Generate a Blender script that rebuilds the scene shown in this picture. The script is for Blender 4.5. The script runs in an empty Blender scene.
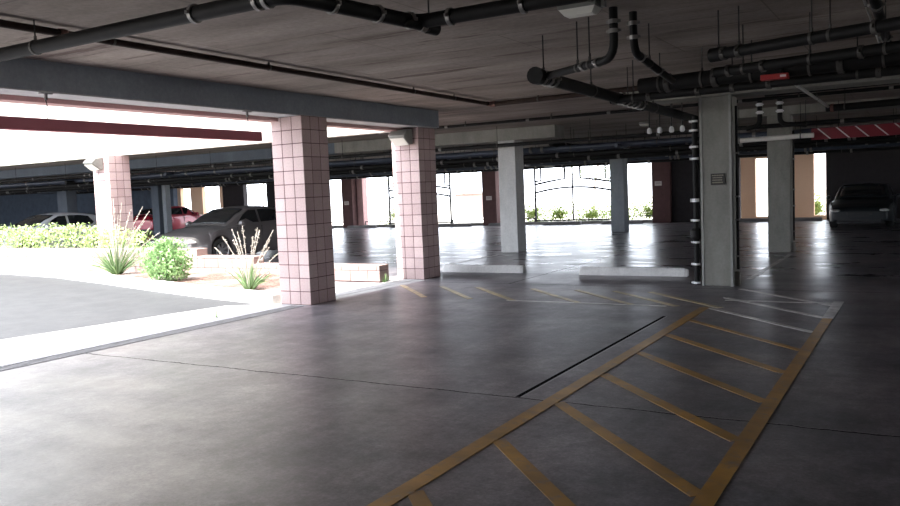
import bpy, math, random
from mathutils import Vector, Matrix
random.seed(7)
scn = bpy.context.scene
COL = scn.collection
PI = math.pi

# ------------------------------------------------------------------ materials
def nodes_of(name):
    m = bpy.data.materials.new(name); m.use_nodes = True
    nt = m.node_tree; b = nt.nodes['Principled BSDF']
    return m, nt, b

def mix(nt, fac, a, b, mode='MIX'):
    n = nt.nodes.new('ShaderNodeMix'); n.data_type = 'RGBA'; n.blend_type = mode
    for sock, v in ((n.inputs[0], fac), (n.inputs[6], a), (n.inputs[7], b)):
        if isinstance(v, bpy.types.NodeSocket): nt.links.new(v, sock)
        elif isinstance(v, (int, float)): sock.default_value = v
        else: sock.default_value = (*v, 1)
    return n.outputs[2]

def ramp(nt, src, p0, p1, c0=(0, 0, 0), c1=(1, 1, 1)):
    r = nt.nodes.new('ShaderNodeValToRGB')
    r.color_ramp.elements[0].position = p0; r.color_ramp.elements[1].position = p1
    r.color_ramp.elements[0].color = (*c0, 1); r.color_ramp.elements[1].color = (*c1, 1)
    nt.links.new(src, r.inputs[0]); return r.outputs[0]

def noise(nt, scale, detail=4, rough=.6, stretch=(1, 1, 1), coord='Position'):
    if coord == 'Position':
        src = nt.nodes.new('ShaderNodeNewGeometry').outputs['Position']
    else:
        src = nt.nodes.new('ShaderNodeTexCoord').outputs['Object']
    mp = nt.nodes.new('ShaderNodeMapping'); mp.inputs['Scale'].default_value = stretch
    nt.links.new(src, mp.inputs[0])
    n = nt.nodes.new('ShaderNodeTexNoise'); n.inputs['Scale'].default_value = scale
    n.inputs['Detail'].default_value = detail; n.inputs['Roughness'].default_value = rough
    nt.links.new(mp.outputs[0], n.inputs['Vector']); return n.outputs['Fac']

def math_n(nt, op, a, b=None, c=None):
    n = nt.nodes.new('ShaderNodeMath'); n.operation = op
    for i, v in enumerate((a, b, c)):
        if v is None: continue
        if isinstance(v, bpy.types.NodeSocket): nt.links.new(v, n.inputs[i])
        else: n.inputs[i].default_value = v
    return n.outputs[0]

def bump(nt, b, h, strength=.2, dist=.01):
    n = nt.nodes.new('ShaderNodeBump'); n.inputs['Strength'].default_value = strength
    n.inputs['Distance'].default_value = dist
    nt.links.new(h, n.inputs['Height']); nt.links.new(n.outputs[0], b.inputs['Normal'])

def simple(name, col, rough=.5, metal=0, var=.12, scale=8, coat=0, spec=.5, bmp=0):
    m, nt, b = nodes_of(name)
    n = noise(nt, scale)
    d = tuple(c * (1 - var) for c in col); l = tuple(min(1, c * (1 + var)) for c in col)
    nt.links.new(ramp(nt, n, .3, .7, d, l), b.inputs['Base Color'])
    b.inputs['Roughness'].default_value = rough; b.inputs['Metallic'].default_value = metal
    b.inputs['Coat Weight'].default_value = coat; b.inputs['Coat Roughness'].default_value = .05
    b.inputs['Specular IOR Level'].default_value = spec
    if bmp: bump(nt, b, n, bmp, .01)
    return m

M = {}
def floor_material():
    m, nt, b = nodes_of('polished_concrete_floor')
    big = noise(nt, .55, 5, .6); fine = noise(nt, 14, 6, .7); mid = noise(nt, 2.2, 5, .65, (1, .35, 1))
    base = ramp(nt, big, .38, .64, (.125, .120, .134), (.25, .22, .23))
    base = mix(nt, .6, base, ramp(nt, fine, .35, .7, (.6, .6, .6), (1.2, 1.2, 1.2)), 'MULTIPLY')
    base = mix(nt, .75, base, ramp(nt, mid, .35, .65, (.52, .51, .53), (1.25, 1.24, 1.24)), 'MULTIPLY')
    base = mix(nt, .75, base, ramp(nt, noise(nt, 4, 10, .8), .40, .60, (.62, .61, .61), (1.25, 1.23, 1.22)), 'MULTIPLY')
    base = mix(nt, .6, base, ramp(nt, noise(nt, 45, 3, .8), .35, .65, (.55, .55, .55), (1.35, 1.35, 1.35)), 'MULTIPLY')
    # sawn and cold joints in the slab, slightly wavering
    sep = nt.nodes.new('ShaderNodeSeparateXYZ')
    nt.links.new(nt.nodes.new('ShaderNodeNewGeometry').outputs['Position'], sep.inputs[0])
    x, y = sep.outputs[0], sep.outputs[1]
    wob = math_n(nt, 'MULTIPLY', math_n(nt, 'SUBTRACT', noise(nt, 2.5, 6, .7), .5), .10)
    def line(coord, at, w, wobble=True):
        d = math_n(nt, 'SUBTRACT', coord, at)
        if wobble: d = math_n(nt, 'ADD', d, wob)
        return math_n(nt, 'LESS_THAN', math_n(nt, 'ABSOLUTE', d), w)
    l1 = math_n(nt, 'MULTIPLY', line(y, 5.5, .010), math_n(nt, 'LESS_THAN', x, 6))
    l2 = math_n(nt, 'MULTIPLY', line(x, -2.70, .02, False),
                math_n(nt, 'MULTIPLY', math_n(nt, 'GREATER_THAN', y, 5.52), math_n(nt, 'LESS_THAN', y, 9.6)))
    l3 = line(y, 12.3, .008); l4 = line(y, 20.2, .012); l5 = line(x, -6.1, .01)
    l5 = math_n(nt, 'MULTIPLY', l5, math_n(nt, 'GREATER_THAN', y, 12.3))
    l6 = math_n(nt, 'MULTIPLY', line(x, -12.2, .01), math_n(nt, 'GREATER_THAN', y, 13.3))
    allj = l1
    for l in (l2, l3, l4, l5, l6): allj = math_n(nt, 'MAXIMUM', allj, l)
    edge = math_n(nt, 'MULTIPLY', line(x, -2.672, .009, False),
                  math_n(nt, 'MULTIPLY', math_n(nt, 'GREATER_THAN', y, 5.52), math_n(nt, 'LESS_THAN', y, 9.6)))
    edge = math_n(nt, 'MAXIMUM', edge, line(y, 5.515, .004))
    base = mix(nt, edge, base, (.30, .28, .28))
    base = mix(nt, math_n(nt, 'MAXIMUM', l2, math_n(nt, 'MULTIPLY', allj, .6)), base, (.012, .011, .012))
    nt.links.new(base, b.inputs['Base Color'])
    # the drive aisle is scuffed by traffic, the parking bays behind it stay polished
    bay = math_n(nt, 'SMOOTH_MIN', 1, math_n(nt, 'MAXIMUM', 0, math_n(nt, 'DIVIDE', math_n(nt, 'SUBTRACT', y, 11.0), 4.0)), .2)
    pn = noise(nt, 1.1, 6, .62, (.55, 1.5, 1))
    r1 = ramp(nt, pn, .3, .7, (.32, .32, .32), (.46, .46, .46)); r2 = ramp(nt, pn, .34, .62, (.24, .24, .24), (.34, .34, .34))
    nt.links.new(mix(nt, bay, r1, r2), b.inputs['Roughness'])
    nt.links.new(math_n(nt, 'MULTIPLY', math_n(nt, 'SUBTRACT', 1, allj), .5), b.inputs['Specular IOR Level'])
    inv = math_n(nt, 'SUBTRACT', 1, bay)
    bump(nt, b, math_n(nt, 'MULTIPLY', math_n(nt, 'SUBTRACT', fine, allj), inv), .16, .005)
    return m
M['floor'] = floor_material()

def ceiling_material():
    m, nt, b = nodes_of('board_formed_concrete_ceiling')
    big = noise(nt, .8, 6, .6, (.5, 1.6, 1)); fine = noise(nt, 18, 5, .7)
    base = ramp(nt, big, .3, .72, (.19, .158, .138), (.45, .385, .34))
    base = mix(nt, .5, base, ramp(nt, fine, .3, .7, (.6, .6, .6), (1.2, 1.2, 1.2)), 'MULTIPLY')
    st = noise(nt, 1.3, 6, .75, (.25, 2.5, 1))
    base = mix(nt, ramp(nt, st, .56, .64), base, (.13, .09, .08))
    br = nt.nodes.new('ShaderNodeTexBrick')
    g = nt.nodes.new('ShaderNodeNewGeometry'); nt.links.new(g.outputs['Position'], br.inputs['Vector'])
    br.inputs['Scale'].default_value = 1; br.inputs['Mortar Size'].default_value = .008
    br.inputs['Brick Width'].default_value = 2.44; br.inputs['Row Height'].default_value = 1.22
    br.inputs['Color1'].default_value = (1, 1, 1, 1); br.inputs['Color2'].default_value = (.84, .84, .84, 1)
    br.inputs['Mortar'].default_value = (.55, .52, .5, 1)
    base = mix(nt, .8, base, br.outputs['Color'], 'MULTIPLY')
    nt.links.new(base, b.inputs['Base Color']); b.inputs['Roughness'].default_value = .9
    bump(nt, b, fine, .2, .01)
    return m
M['ceiling'] = ceiling_material()

def concrete(name, lo, hi, rough=.85, stretch=(1, 1, .4)):
    m, nt, b = nodes_of(name)
    base = ramp(nt, noise(nt, 2.2, 6, .65, stretch), .3, .7, lo, hi)
    base = mix(nt, .5, base, ramp(nt, noise(nt, 25, 4, .7), .3, .7, (.72, .72, .72), (1.12, 1.12, 1.12)), 'MULTIPLY')
    nt.links.new(base, b.inputs['Base Color']); b.inputs['Roughness'].default_value = rough
    bump(nt, b, noise(nt, 30, 5, .7), .25, .006)
    return m
M['conc_col'] = concrete('cast_concrete_grey', (.19, .185, .165), (.31, .30, .27))
M['conc_lit'] = concrete('lit_cast_concrete', (.42, .42, .41), (.58, .575, .56))  # lighter copy of the grey concrete, daylight put into its colour
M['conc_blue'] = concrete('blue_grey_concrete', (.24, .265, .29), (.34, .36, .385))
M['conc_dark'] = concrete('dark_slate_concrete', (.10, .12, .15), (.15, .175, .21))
M['beam'] = concrete('painted_beam_slate', (.27, .30, .335), (.34, .375, .41))
M['beam_soffit'] = concrete('beam_soffit_concrete', (.42, .42, .43), (.55, .55, .55))
M['apron'] = concrete('pale_apron_concrete', (.33, .32, .32), (.44, .43, .43), .8, (1, 1, 1))
M['curb'] = concrete('curb_concrete', (.55, .53, .50), (.68, .66, .62), .85, (1, 1, 1))
M['stop'] = concrete('wheel_stop_concrete', (.60, .59, .58), (.75, .74, .72), .8, (1, 1, 1))
M['asphalt'] = concrete('driveway_asphalt', (.020, .021, .024), (.042, .043, .046), .75, (1, 1, 1))
M['stucco'] = simple('cream_stucco', (.62, .59, .53), .95, var=.04, scale=30, bmp=.2)
M['pink_stucco'] = simple('rose_stucco', (.52, .34, .32), .95, var=.06, scale=30, bmp=.2)
M['tan_stucco'] = simple('tan_stucco', (.66, .44, .30), .95, var=.05, scale=20, bmp=.2)
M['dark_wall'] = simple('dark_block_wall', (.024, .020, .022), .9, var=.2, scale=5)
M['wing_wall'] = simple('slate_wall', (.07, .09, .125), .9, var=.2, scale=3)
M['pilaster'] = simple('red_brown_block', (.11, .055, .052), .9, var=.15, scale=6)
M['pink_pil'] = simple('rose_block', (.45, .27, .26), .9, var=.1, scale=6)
M['mortar'] = simple('dark_mortar', (.11, .055, .06), .95, var=.1)
M['outside'] = simple('pale_outside_ground', (.55, .52, .46), .95, var=.1, scale=1)
M['steel'] = simple('galvanised_steel', (.62, .62, .60), .38, .85, var=.1, scale=20)
M['guard'] = simple('dull_corner_guard', (.30, .30, .28), .6, .3, var=.1)
M['pipe'] = simple('black_iron_pipe', (.010, .0095, .0095), .6, 0, var=.3, scale=6, spec=.2)
M['pipe_brown'] = simple('dark_brown_pipe', (.035, .022, .018), .7, 0, var=.3, scale=6, spec=.2)
M['pipe_blue'] = simple('slate_blue_pipe', (.035, .045, .07), .5, 0, var=.3, scale=6)
M['pipe_white'] = simple('white_pipe', (.30, .29, .28), .6, 0, var=.1, scale=6)
M['bright_pipe'] = simple('white_painted_pipe', (.75, .70, .66), .6, 0, var=.05)
M['coupling'] = simple('clamp_steel', (.24, .23, .22), .45, .6, var=.2, scale=15)
M['dark_clamp'] = simple('dark_clamp_steel', (.07, .065, .06), .6, .2, var=.2, scale=15)
M['brass'] = simple('rusty_fitting', (.20, .10, .08), .6, .2, var=.3, scale=15)
M['rod'] = simple('hanger_rod_iron', (.02, .018, .018), .7, 0)
M['white_cap'] = simple('white_plastic_cap', (.8, .8, .8), .5, 0, var=.03)
M['red_bar'] = simple('red_clearance_bar', (.42, .095, .12), .5, 0, var=.1, scale=3)
M['red_bar_dark'] = simple('deep_red_bar', (.20, .008, .02), .5, 0, var=.1, scale=3)
M['far_pink'] = simple('far_pink_wall', (.25, .19, .175), .95, var=.05)
M['red_box'] = simple('red_box_paint', (.40, .03, .03), .5, 0, var=.1)
M['white_paint'] = simple('white_stripe_paint', (.75, .68, .68), .6, 0, var=.06)
M['sign'] = simple('brown_sign_plate', (.014, .011, .009), .5, 0, var=.1)
M['sign_text'] = simple('sign_lettering', (.32, .29, .22), .6, 0, var=.05)
M['plate'] = simple('pale_plate', (.62, .55, .50), .6, 0, var=.05)
M['tire'] = simple('tyre_rubber', (.018, .018, .018), .8)
M['rim'] = simple('alloy_rim', (.55, .55, .56), .3, .8, var=.05)
M['glass'] = simple('dark_car_glass', (.015, .018, .020), .03, 0, var=.05, coat=.5)
M['headlight'] = simple('headlight_lens', (.75, .74, .72), .08, .35, var=.05, coat=1)
M['taillight'] = simple('tail_lens', (.4, .02, .02), .1, 0, coat=1)
M['black_trim'] = simple('black_trim_plastic', (.02, .02, .022), .5)
M['charcoal_paint'] = simple('charcoal_car_paint', (.14, .135, .135), .35, .3, var=.03, coat=.6)
M['red_paint'] = simple('crimson_car_paint', (.36, .012, .035), .3, .2, var=.03, coat=.8)
M['silver_paint'] = simple('silver_car_paint', (.62, .65, .70), .35, .3, var=.03, coat=.7)
M['navy_paint'] = simple('near_black_car_paint', (.008, .011, .014), .4, 0, var=.03, coat=.25)
M['iron'] = simple('wrought_iron', (.015, .014, .014), .6)
M['grate'] = simple('drain_grate_iron', (.20, .19, .19), .7, 0, var=.2)
M['lens'] = simple('frosted_lamp_lens', (.75, .73, .66), .35, 0, var=.04)
M['lamp_body'] = simple('olive_grey_lamp_housing', (.22, .22, .20), .5, .3)
M['bark'] = simple('bark', (.24, .21, .19), .9)

def leaf_mat(name, a, b_):
    m, nt, b = nodes_of(name)
    g = nt.nodes.new('ShaderNodeNewGeometry')
    nt.links.new(ramp(nt, g.outputs['Random Per Island'], 0, 1, a, b_), b.inputs['Base Color'])
    b.inputs['Roughness'].default_value = .55
    t = nt.nodes.new('ShaderNodeBsdfTranslucent'); nt.links.new(ramp(nt, g.outputs['Random Per Island'], 0, 1, a, b_), t.inputs[0])
    mx = nt.nodes.new('ShaderNodeMixShader'); mx.inputs[0].default_value = .3
    nt.links.new(b.outputs[0], mx.inputs[1]); nt.links.new(t.outputs[0], mx.inputs[2])
    nt.links.new(mx.outputs[0], nt.nodes['Material Output'].inputs[0])
    return m
M['hedge'] = leaf_mat('hedge_leaf', (.30, .44, .14), (.58, .68, .34))
M['bush'] = leaf_mat('bush_leaf', (.12, .24, .08), (.34, .50, .22))
M['yucca'] = leaf_mat('yucca_leaf', (.08, .15, .06), (.22, .32, .14))
M['stalk'] = leaf_mat('stalk_straw', (.34, .30, .25), (.58, .54, .48))
M['far_leaf'] = leaf_mat('distant_leaf', (.13, .20, .04), (.30, .38, .10))

def block_mat(name, a, b_):
    m, nt, b = nodes_of(name)
    g = nt.nodes.new('ShaderNodeNewGeometry')
    base = ramp(nt, g.outputs['Random Per Island'], 0, 1, a, b_)
    base = mix(nt, .5, base, ramp(nt, noise(nt, 40, 4, .7), .3, .7, (.75, .75, .75), (1.12, 1.12, 1.12)), 'MULTIPLY')
    nt.links.new(base, b.inputs['Base Color']); b.inputs['Roughness'].default_value = .9
    bump(nt, b, noise(nt, 60, 4, .8), .35, .006)
    return m
M['block'] = block_mat('rose_masonry_block', (.47, .345, .33), (.57, .435, .415))
M['wall_block'] = block_mat('planter_wall_block', (.28, .205, .185), (.37, .28, .255))

def gravel():
    m, nt, b = nodes_of('pink_gravel')
    v = nt.nodes.new('ShaderNodeTexVoronoi'); v.inputs['Scale'].default_value = 28
    g = nt.nodes.new('ShaderNodeNewGeometry'); nt.links.new(g.outputs['Position'], v.inputs['Vector'])
    s = nt.nodes.new('ShaderNodeSeparateColor'); nt.links.new(v.outputs['Color'], s.inputs[0])
    base = ramp(nt, s.outputs[0], 0, 1, (.06, .028, .02), (.24, .14, .11))
    base = mix(nt, ramp(nt, noise(nt, .9, 4, .6), .45, .6), base, (.25, .21, .19))
    nt.links.new(base, b.inputs['Base Color']); b.inputs['Roughness'].default_value = .95
    bump(nt, b, v.outputs['Distance'], .7, .03)
    return m
M['gravel'] = gravel()

def paint(name, col, wear_lo, wear_hi):
    """worn road paint: bare concrete shows through where it has rubbed off"""
    m, nt, b = nodes_of(name)
    w = ramp(nt, noise(nt, 9, 8, .75), wear_lo, wear_hi)
    lite = tuple(min(1, c * 1.25) for c in col); dk = tuple(c * .7 for c in col)
    c = ramp(nt, noise(nt, 2.5, 4, .6), .35, .65, dk, lite)
    nt.links.new(mix(nt, w, c, (.14, .125, .13)), b.inputs['Base Color'])
    b.inputs['Roughness'].default_value = .38
    return m
M['yellow'] = paint('worn_yellow_paint', (.34, .175, .025), .52, .72)
M['faint_yellow'] = paint('faded_yellow_paint', (.40, .31, .15), .48, .66)
M['white_line'] = paint('worn_white_paint', (.52, .50, .48), .52, .72)

# ------------------------------------------------------------------ mesh helper
class MB:
    def __init__(s): s.v = []; s.f = []
    def box(s, x0, x1, y0, y1, z0, z1):
        i = len(s.v)
        s.v += [(x0, y0, z0), (x1, y0, z0), (x1, y1, z0), (x0, y1, z0), (x0, y0, z1), (x1, y0, z1), (x1, y1, z1), (x0, y1, z1)]
        s.f += [(i, i+3, i+2, i+1), (i+4, i+5, i+6, i+7), (i, i+1, i+5, i+4), (i+1, i+2, i+6, i+5), (i+2, i+3, i+7, i+6), (i+3, i, i+4, i+7)]
        return s
    def prism(s, poly, z0, z1):
        """poly in xy, counter-clockwise"""
        i = len(s.v); n = len(poly)
        s.v += [(p[0], p[1], z0) for p in poly] + [(p[0], p[1], z1) for p in poly]
        s.f.append(tuple(range(i+n-1, i-1, -1))); s.f.append(tuple(range(i+n, i+2*n)))
        for k in range(n):
            a, b = i+k, i+(k+1) % n
            s.f.append((a, b, b+n, a+n))
        return s
    def extrude_x(s, prof, x0, x1):
        """closed yz profile swept along x"""
        i = len(s.v); n = len(prof)
        s.v += [(x0, p[0], p[1]) for p in prof] + [(x1, p[0], p[1]) for p in prof]
        s.f.append(tuple(range(i, i+n))); s.f.append(tuple(range(i+2*n-1, i+n-1, -1)))
        for k in range(n):
            a, b = i+k, i+(k+1) % n
            s.f.append((a, a+n, b+n, b))
        return s
    def tube(s, pts, r, seg=10, caps=True, radii=None):
        pts = [Vector(p) for p in pts]; n = len(pts); rings = []
        t0 = (pts[1]-pts[0]).normalized()
        up = Vector((0, 0, 1)) if abs(t0.z) < .9 else Vector((1, 0, 0))
        nrm = t0.cross(up).normalized()
        for k in range(n):
            if k == 0: t = t0
            elif k == n-1: t = (pts[-1]-pts[-2]).normalized()
            else: t = ((pts[k]-pts[k-1]).normalized() + (pts[k+1]-pts[k]).normalized()).normalized()
            nrm = (nrm - t*nrm.dot(t)).normalized(); bn = t.cross(nrm)
            rr = radii[k] if radii else r
            ring = []
            for j in range(seg):
                a = 2*PI*j/seg
                ring.append(len(s.v)); s.v.append(tuple(pts[k] + nrm*math.cos(a)*rr + bn*math.sin(a)*rr))
            rings.append(ring)
        for k in range(n-1):
            for j in range(seg):
                s.f.append((rings[k][j], rings[k][(j+1) % seg], rings[k+1][(j+1) % seg], rings[k+1][j]))
        if caps: s.f.append(tuple(rings[0][::-1])); s.f.append(tuple(rings[-1]))
        return s
    def grid(s, rows, close=False):
        i = len(s.v); n = len(rows[0])
        for r in rows: s.v += [tuple(p) for p in r]
        for a in range(len(rows)-1):
            for b in range(n-1 if not close else n):
                c = (b+1) % n
                s.f.append((i+a*n+b, i+a*n+c, i+(a+1)*n+c, i+(a+1)*n+b))
        return s
    def blade(s, base, tip, width, sag=0, seg=3):
        base, tip = Vector(base), Vector(tip); d = tip-base
        side = d.cross(Vector((random.uniform(-1, 1), random.uniform(-1, 1), .3)))
        if side.length < 1e-6: side = Vector((1, 0, 0))
        side.normalize(); i = len(s.v)
        for k in range(seg):
            u = k/seg; p = base + d*u + Vector((0, 0, sag*4*u*(1-u))); w = width*(1-u*.6)/2
            s.v += [tuple(p-side*w), tuple(p+side*w)]
        s.v.append(tuple(tip)); 
        for k in range(seg-1): s.f.append((i+2*k, i+2*k+1, i+2*k+3, i+2*k+2))
        s.f.append((i+2*seg-2, i+2*seg-1, i+2*seg))
        return s
    def leaf(s, c, size):
        c = Vector(c); a = Vector([random.gauss(0, 1) for _ in range(3)]).normalized()
        b = a.cross(Vector([random.gauss(0, 1) for _ in range(3)])).normalized()
        i = len(s.v); l = size; w = size*.42
        s.v += [tuple(c-a*l/2), tuple(c+b*w/2), tuple(c+a*l/2), tuple(c-b*w/2)]
        s.f.append((i, i+1, i+2, i+3)); return s
    def cloud(s, c, rad, n, size, shell=.55):
        for _ in range(n):
            d = Vector([random.gauss(0, 1) for _ in range(3)]).normalized()
            r = shell + (1-shell)*random.random()
            r *= 1 + .12*math.sin(7*d.x+3*d.y)*math.cos(5*d.z)
            s.leaf((c[0]+d.x*rad[0]*r, c[1]+d.y*rad[1]*r, max(.02, c[2]+d.z*rad[2]*r)), size*random.uniform(.6, 1.3))
        return s
    def build(s, name, mat, parent=None, smooth=False, local=False, bevel=0, sharp=38):
        me = bpy.data.meshes.new(name)
        off = Vector((0, 0, 0)) if (parent is None or local) else WORLD[parent.name]
        me.from_pydata([tuple(Vector(v)-off) for v in s.v], [], s.f); me.update()
        me.materials.append(M[mat] if isinstance(mat, str) else mat)
        o = bpy.data.objects.new(name, me); COL.objects.link(o)
        if smooth:
            me.shade_smooth(); me.set_sharp_from_angle(angle=math.radians(sharp))
        if parent: o.parent = parent; WORLD[o.name] = off
        else: WORLD[o.name] = Vector((0, 0, 0))
        if bevel:
            b = o.modifiers.new('bevel', 'BEVEL'); b.width = bevel; b.segments = 2; b.limit_method = 'ANGLE'
        return o
WORLD = {}
def tag(o, label, cat, group=None, kind=None):
    o['label'] = label; o['category'] = cat
    if group: o['group'] = group
    if kind: o['kind'] = kind
    return o
def empty(name, loc, label, cat, group=None, rz=0, kind=None):
    o = bpy.data.objects.new(name, None); COL.objects.link(o); o.location = loc
    o.rotation_euler = (0, 0, rz); o.empty_display_size = .2
    WORLD[o.name] = Vector(loc)
    return tag(o, label, cat, group, kind)
def struct(name, mb, mat, parent=None, **k):
    o = mb.build(name, mat, parent, **k); o['kind'] = 'structure'; return o
def copy_tree(o, parent=None):
    c = o.copy(); COL.objects.link(c)
    if parent: c.parent = parent
    for ch in list(o.children): copy_tree(ch, c)
    return c

# ------------------------------------------------------------------ the setting
ZC = 3.12                                   # ceiling height
CURB = [(-60, 13.0), (-30, 12.65), (-20.05, 11.86), (-17.3, 11.45), (-14.8, 10.78), (-12.5, 10.1), (-10.5, 9.55), (-9.4, 9.3), (-8.55, 9.14)]
fl = MB()
fl.box(-7.9, 20, -7, 12.9, -.3, 0)
fl.box(-62, 20, 12.9, 33.0, -.3, 0)
struct('floor', fl, 'floor')
ap = MB().prism([(-8.14, -7), (-8.14, 12.9), (-9.95, 12.9), (-9.95, 11.9), (-8.62, 9.14), (-9.22, 8.82), (-9.83, 5.69), (-10.4, 1.5), (-10.9, -7)][::-1], -.3, 0.0)
struct('driveway_apron', ap, 'apron')
asph = MB().prism([(-10.9, -7), (-10.4, 1.5), (-9.83, 5.69), (-9.22, 8.82), (-8.62, 9.14)] + CURB[::-1] + [(-60, -7)], -.3, -.012)
struct('driveway_asphalt', asph, 'asphalt')
ground = MB().prism([(-90, 33.3), (20.3, 33.3), (20.3, 120), (-90, 120)], -.25, -.08)
struct('outside_ground', ground, 'outside')
struct('courtyard_ground', MB().prism([(-90, -40), (-60, -40), (-60, 12.9), (-90, 12.9)], -.3, -.02), 'outside')
struct('street_ground', MB().prism([(-60, -60), (20.3, -60), (20.3, -7), (-60, -7)], -.3, -.02), 'outside')

ce = MB()
ce.box(-8.5, 20, -7, 13.2, ZC, ZC+.3)
ce.box(-62, 20, 13.2, 33.3, ZC, ZC+.3)
struct('ceiling', ce, 'ceiling')
# unseen upper walls above the slabs, put up to block the sun
up = MB(); up.box(-8.5, -8.3, -7, 12.98, ZC+.3, 8); struct('wall_upper_west', up, 'pink_stucco')
struct('wall_shade_back', MB().box(-62, 20, 33.1, 33.3, ZC+.3, 7), 'tan_stucco')
struct('alcove_shade_slab', MB().box(-7.6, -2.2, 33.3, 34.08, 3.2, ZC+.3).box(-40.8, -33.2, 33.3, 34.08, 3.2, ZC+.3), 'conc_col')  # unseen alcove cover, added to cut the skylight on the tan walls
wr = MB().box(20, 20.3, -7.3, 6, -.3, ZC+.3).box(20, 20.3, 31.5, 33.3, -.3, ZC+.3).box(20, 20.3, 6, 31.5, -.3, .3).box(20, 20.3, 6, 31.5, 2.7, ZC+.3)
for yy in (12, 18, 24.6): wr.box(20, 20.3, yy, yy+.6, .3, 2.7)
struct('wall_right_added_bays', wr, 'dark_wall')  # unseen open bays, added to light the right faces of the columns
struct('street_ground_east', MB().prism([(20.3, -60), (80, -60), (80, 120), (20.3, 120)], -.3, -.1), 'outside')
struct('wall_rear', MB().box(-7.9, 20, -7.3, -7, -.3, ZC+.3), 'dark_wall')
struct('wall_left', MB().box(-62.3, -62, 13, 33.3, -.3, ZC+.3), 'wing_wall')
# courtyard front of the other wing
fa = MB(); fa.box(-62, -8.5, 12.98, 13.25, 2.80, 8.0)
struct('wall_courtyard', fa, 'stucco')
# edge beam over the block columns
be = MB(); be.box(-8.5, -7.9, -7, 13.2, 2.81, ZC); struct('trim_1', be, 'beam')
struct('trim_2', MB().box(-8.3, -7.905, -7, 13.15, 2.795, 2.81), 'beam_soffit')
struct('trim_3', MB().box(-8.52, -8.3, -7, 12.97, 2.74, 2.812), 'pink_stucco')
# cross beams and drop panels
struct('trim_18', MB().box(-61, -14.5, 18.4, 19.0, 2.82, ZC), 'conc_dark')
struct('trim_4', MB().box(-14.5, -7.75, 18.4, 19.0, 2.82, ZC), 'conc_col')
struct('trim_5', MB().box(-4.2, 7, 12.55, 13.15, 2.86, ZC), 'conc_col')
struct('trim_6', MB().box(-4.2, 7, 18.6, 19.2, 2.94, ZC), 'conc_col')
struct('trim_7', MB().box(-10.6, -7.9, 26.8, 27.5, 2.80, ZC), 'conc_col')
struct('trim_8', MB().box(-4.2, 7, 26.8, 27.5, 2.80, ZC), 'conc_col')

# far wall: header, solid stretches, piers between the openings
bw = MB()
bw.box(-62, 20, 33.0, 33.3, 2.62, ZC)
bw.box(-34.1, -32.5, 33.0, 33.3, -.1, 2.62)
bw.box(-30.8, -27.6, 33.0, 33.3, -.1, 2.62)
bw.box(-8.88, -6.25, 33.0, 33.3, -.1, 2.62)
bw.box(-3.16, 20, 33.0, 33.3, -.1, 2.62)
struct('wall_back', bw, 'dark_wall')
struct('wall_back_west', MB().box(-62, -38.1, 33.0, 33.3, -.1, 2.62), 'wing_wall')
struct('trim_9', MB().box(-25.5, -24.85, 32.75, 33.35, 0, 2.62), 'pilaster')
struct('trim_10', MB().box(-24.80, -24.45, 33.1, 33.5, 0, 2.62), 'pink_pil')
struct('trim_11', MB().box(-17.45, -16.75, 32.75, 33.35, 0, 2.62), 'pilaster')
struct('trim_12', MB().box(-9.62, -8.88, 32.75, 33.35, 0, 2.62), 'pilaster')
struct('trim_13', MB().box(-16.5, -16.42, 33.0, 33.1, 0, 2.62), 'dark_wall')
# low sill kerbs under the openings
struct('trim_14', MB().box(-27.6, -25.5, 33.05, 33.3, -.1, .12).box(-24.45, -17.45, 33.05, 33.3, -.1, .12).box(-16.75, -9.62, 33.05, 33.3, -.1, .12), 'conc_col')
# tan slotted walls standing behind two openings
def slot_wall(name, x0, x1, y, slots, zt=3.3):
    m = MB(); x = x0
    for a, b, lo, hi in slots:
        m.box(x, a, y, y+.25, -.1, zt); m.box(a, b, y, y+.25, -.1, lo); m.box(a, b, y, y+.25, hi, zt); x = b
    m.box(x, x1, y, y+.25, -.1, zt)
    return struct(name, m, 'tan_stucco')
slot_wall('wall_tan', -6.9, -2.6, 34.2, [(-5.86, -5.20, .12, 2.42), (-3.72, -3.30, .12, 2.62)])
slot_wall('wall_tan_west', -40.2, -33.8, 34.2, [(-38.85, -38.0, 1.0, 2.45), (-37.0, -35.6, .3, 2.5)])
struct('wall_tan_joint', MB().box(-4.58, -4.54, 34.17, 34.2, 0, 3.3), 'pink_pil')

# ------------------------------------------------------------------ ground details
# trench drain
dr = empty('trench_drain', (-7.98, 0, 0), 'long dark iron trench drain grate set in the floor at the driveway edge', 'drain')
g = MB()
y = -4.0
while y < 9.1:
    g.box(-8.12, -7.915, y, y+.018, -.012, .004); y += .045
g.build('grate', 'grate', dr)
MB().box(-8.14, -8.12, -4, 9.12, -.02, .006).box(-7.915, -7.90, -4, 9.12, -.02, .006).build('grate_frame', 'grate', dr)
MB().box(-8.12, -7.915, -4, 9.12, -.3, -.1).build('channel', 'pipe', dr)
struct('trim_15', MB().box(-8.14, -7.9, 9.12, 12.9, -.3, -.004), 'apron')
struct('trim_16', MB().box(-8.14, -7.9, -7, -4, -.3, -.002), 'apron')

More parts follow.
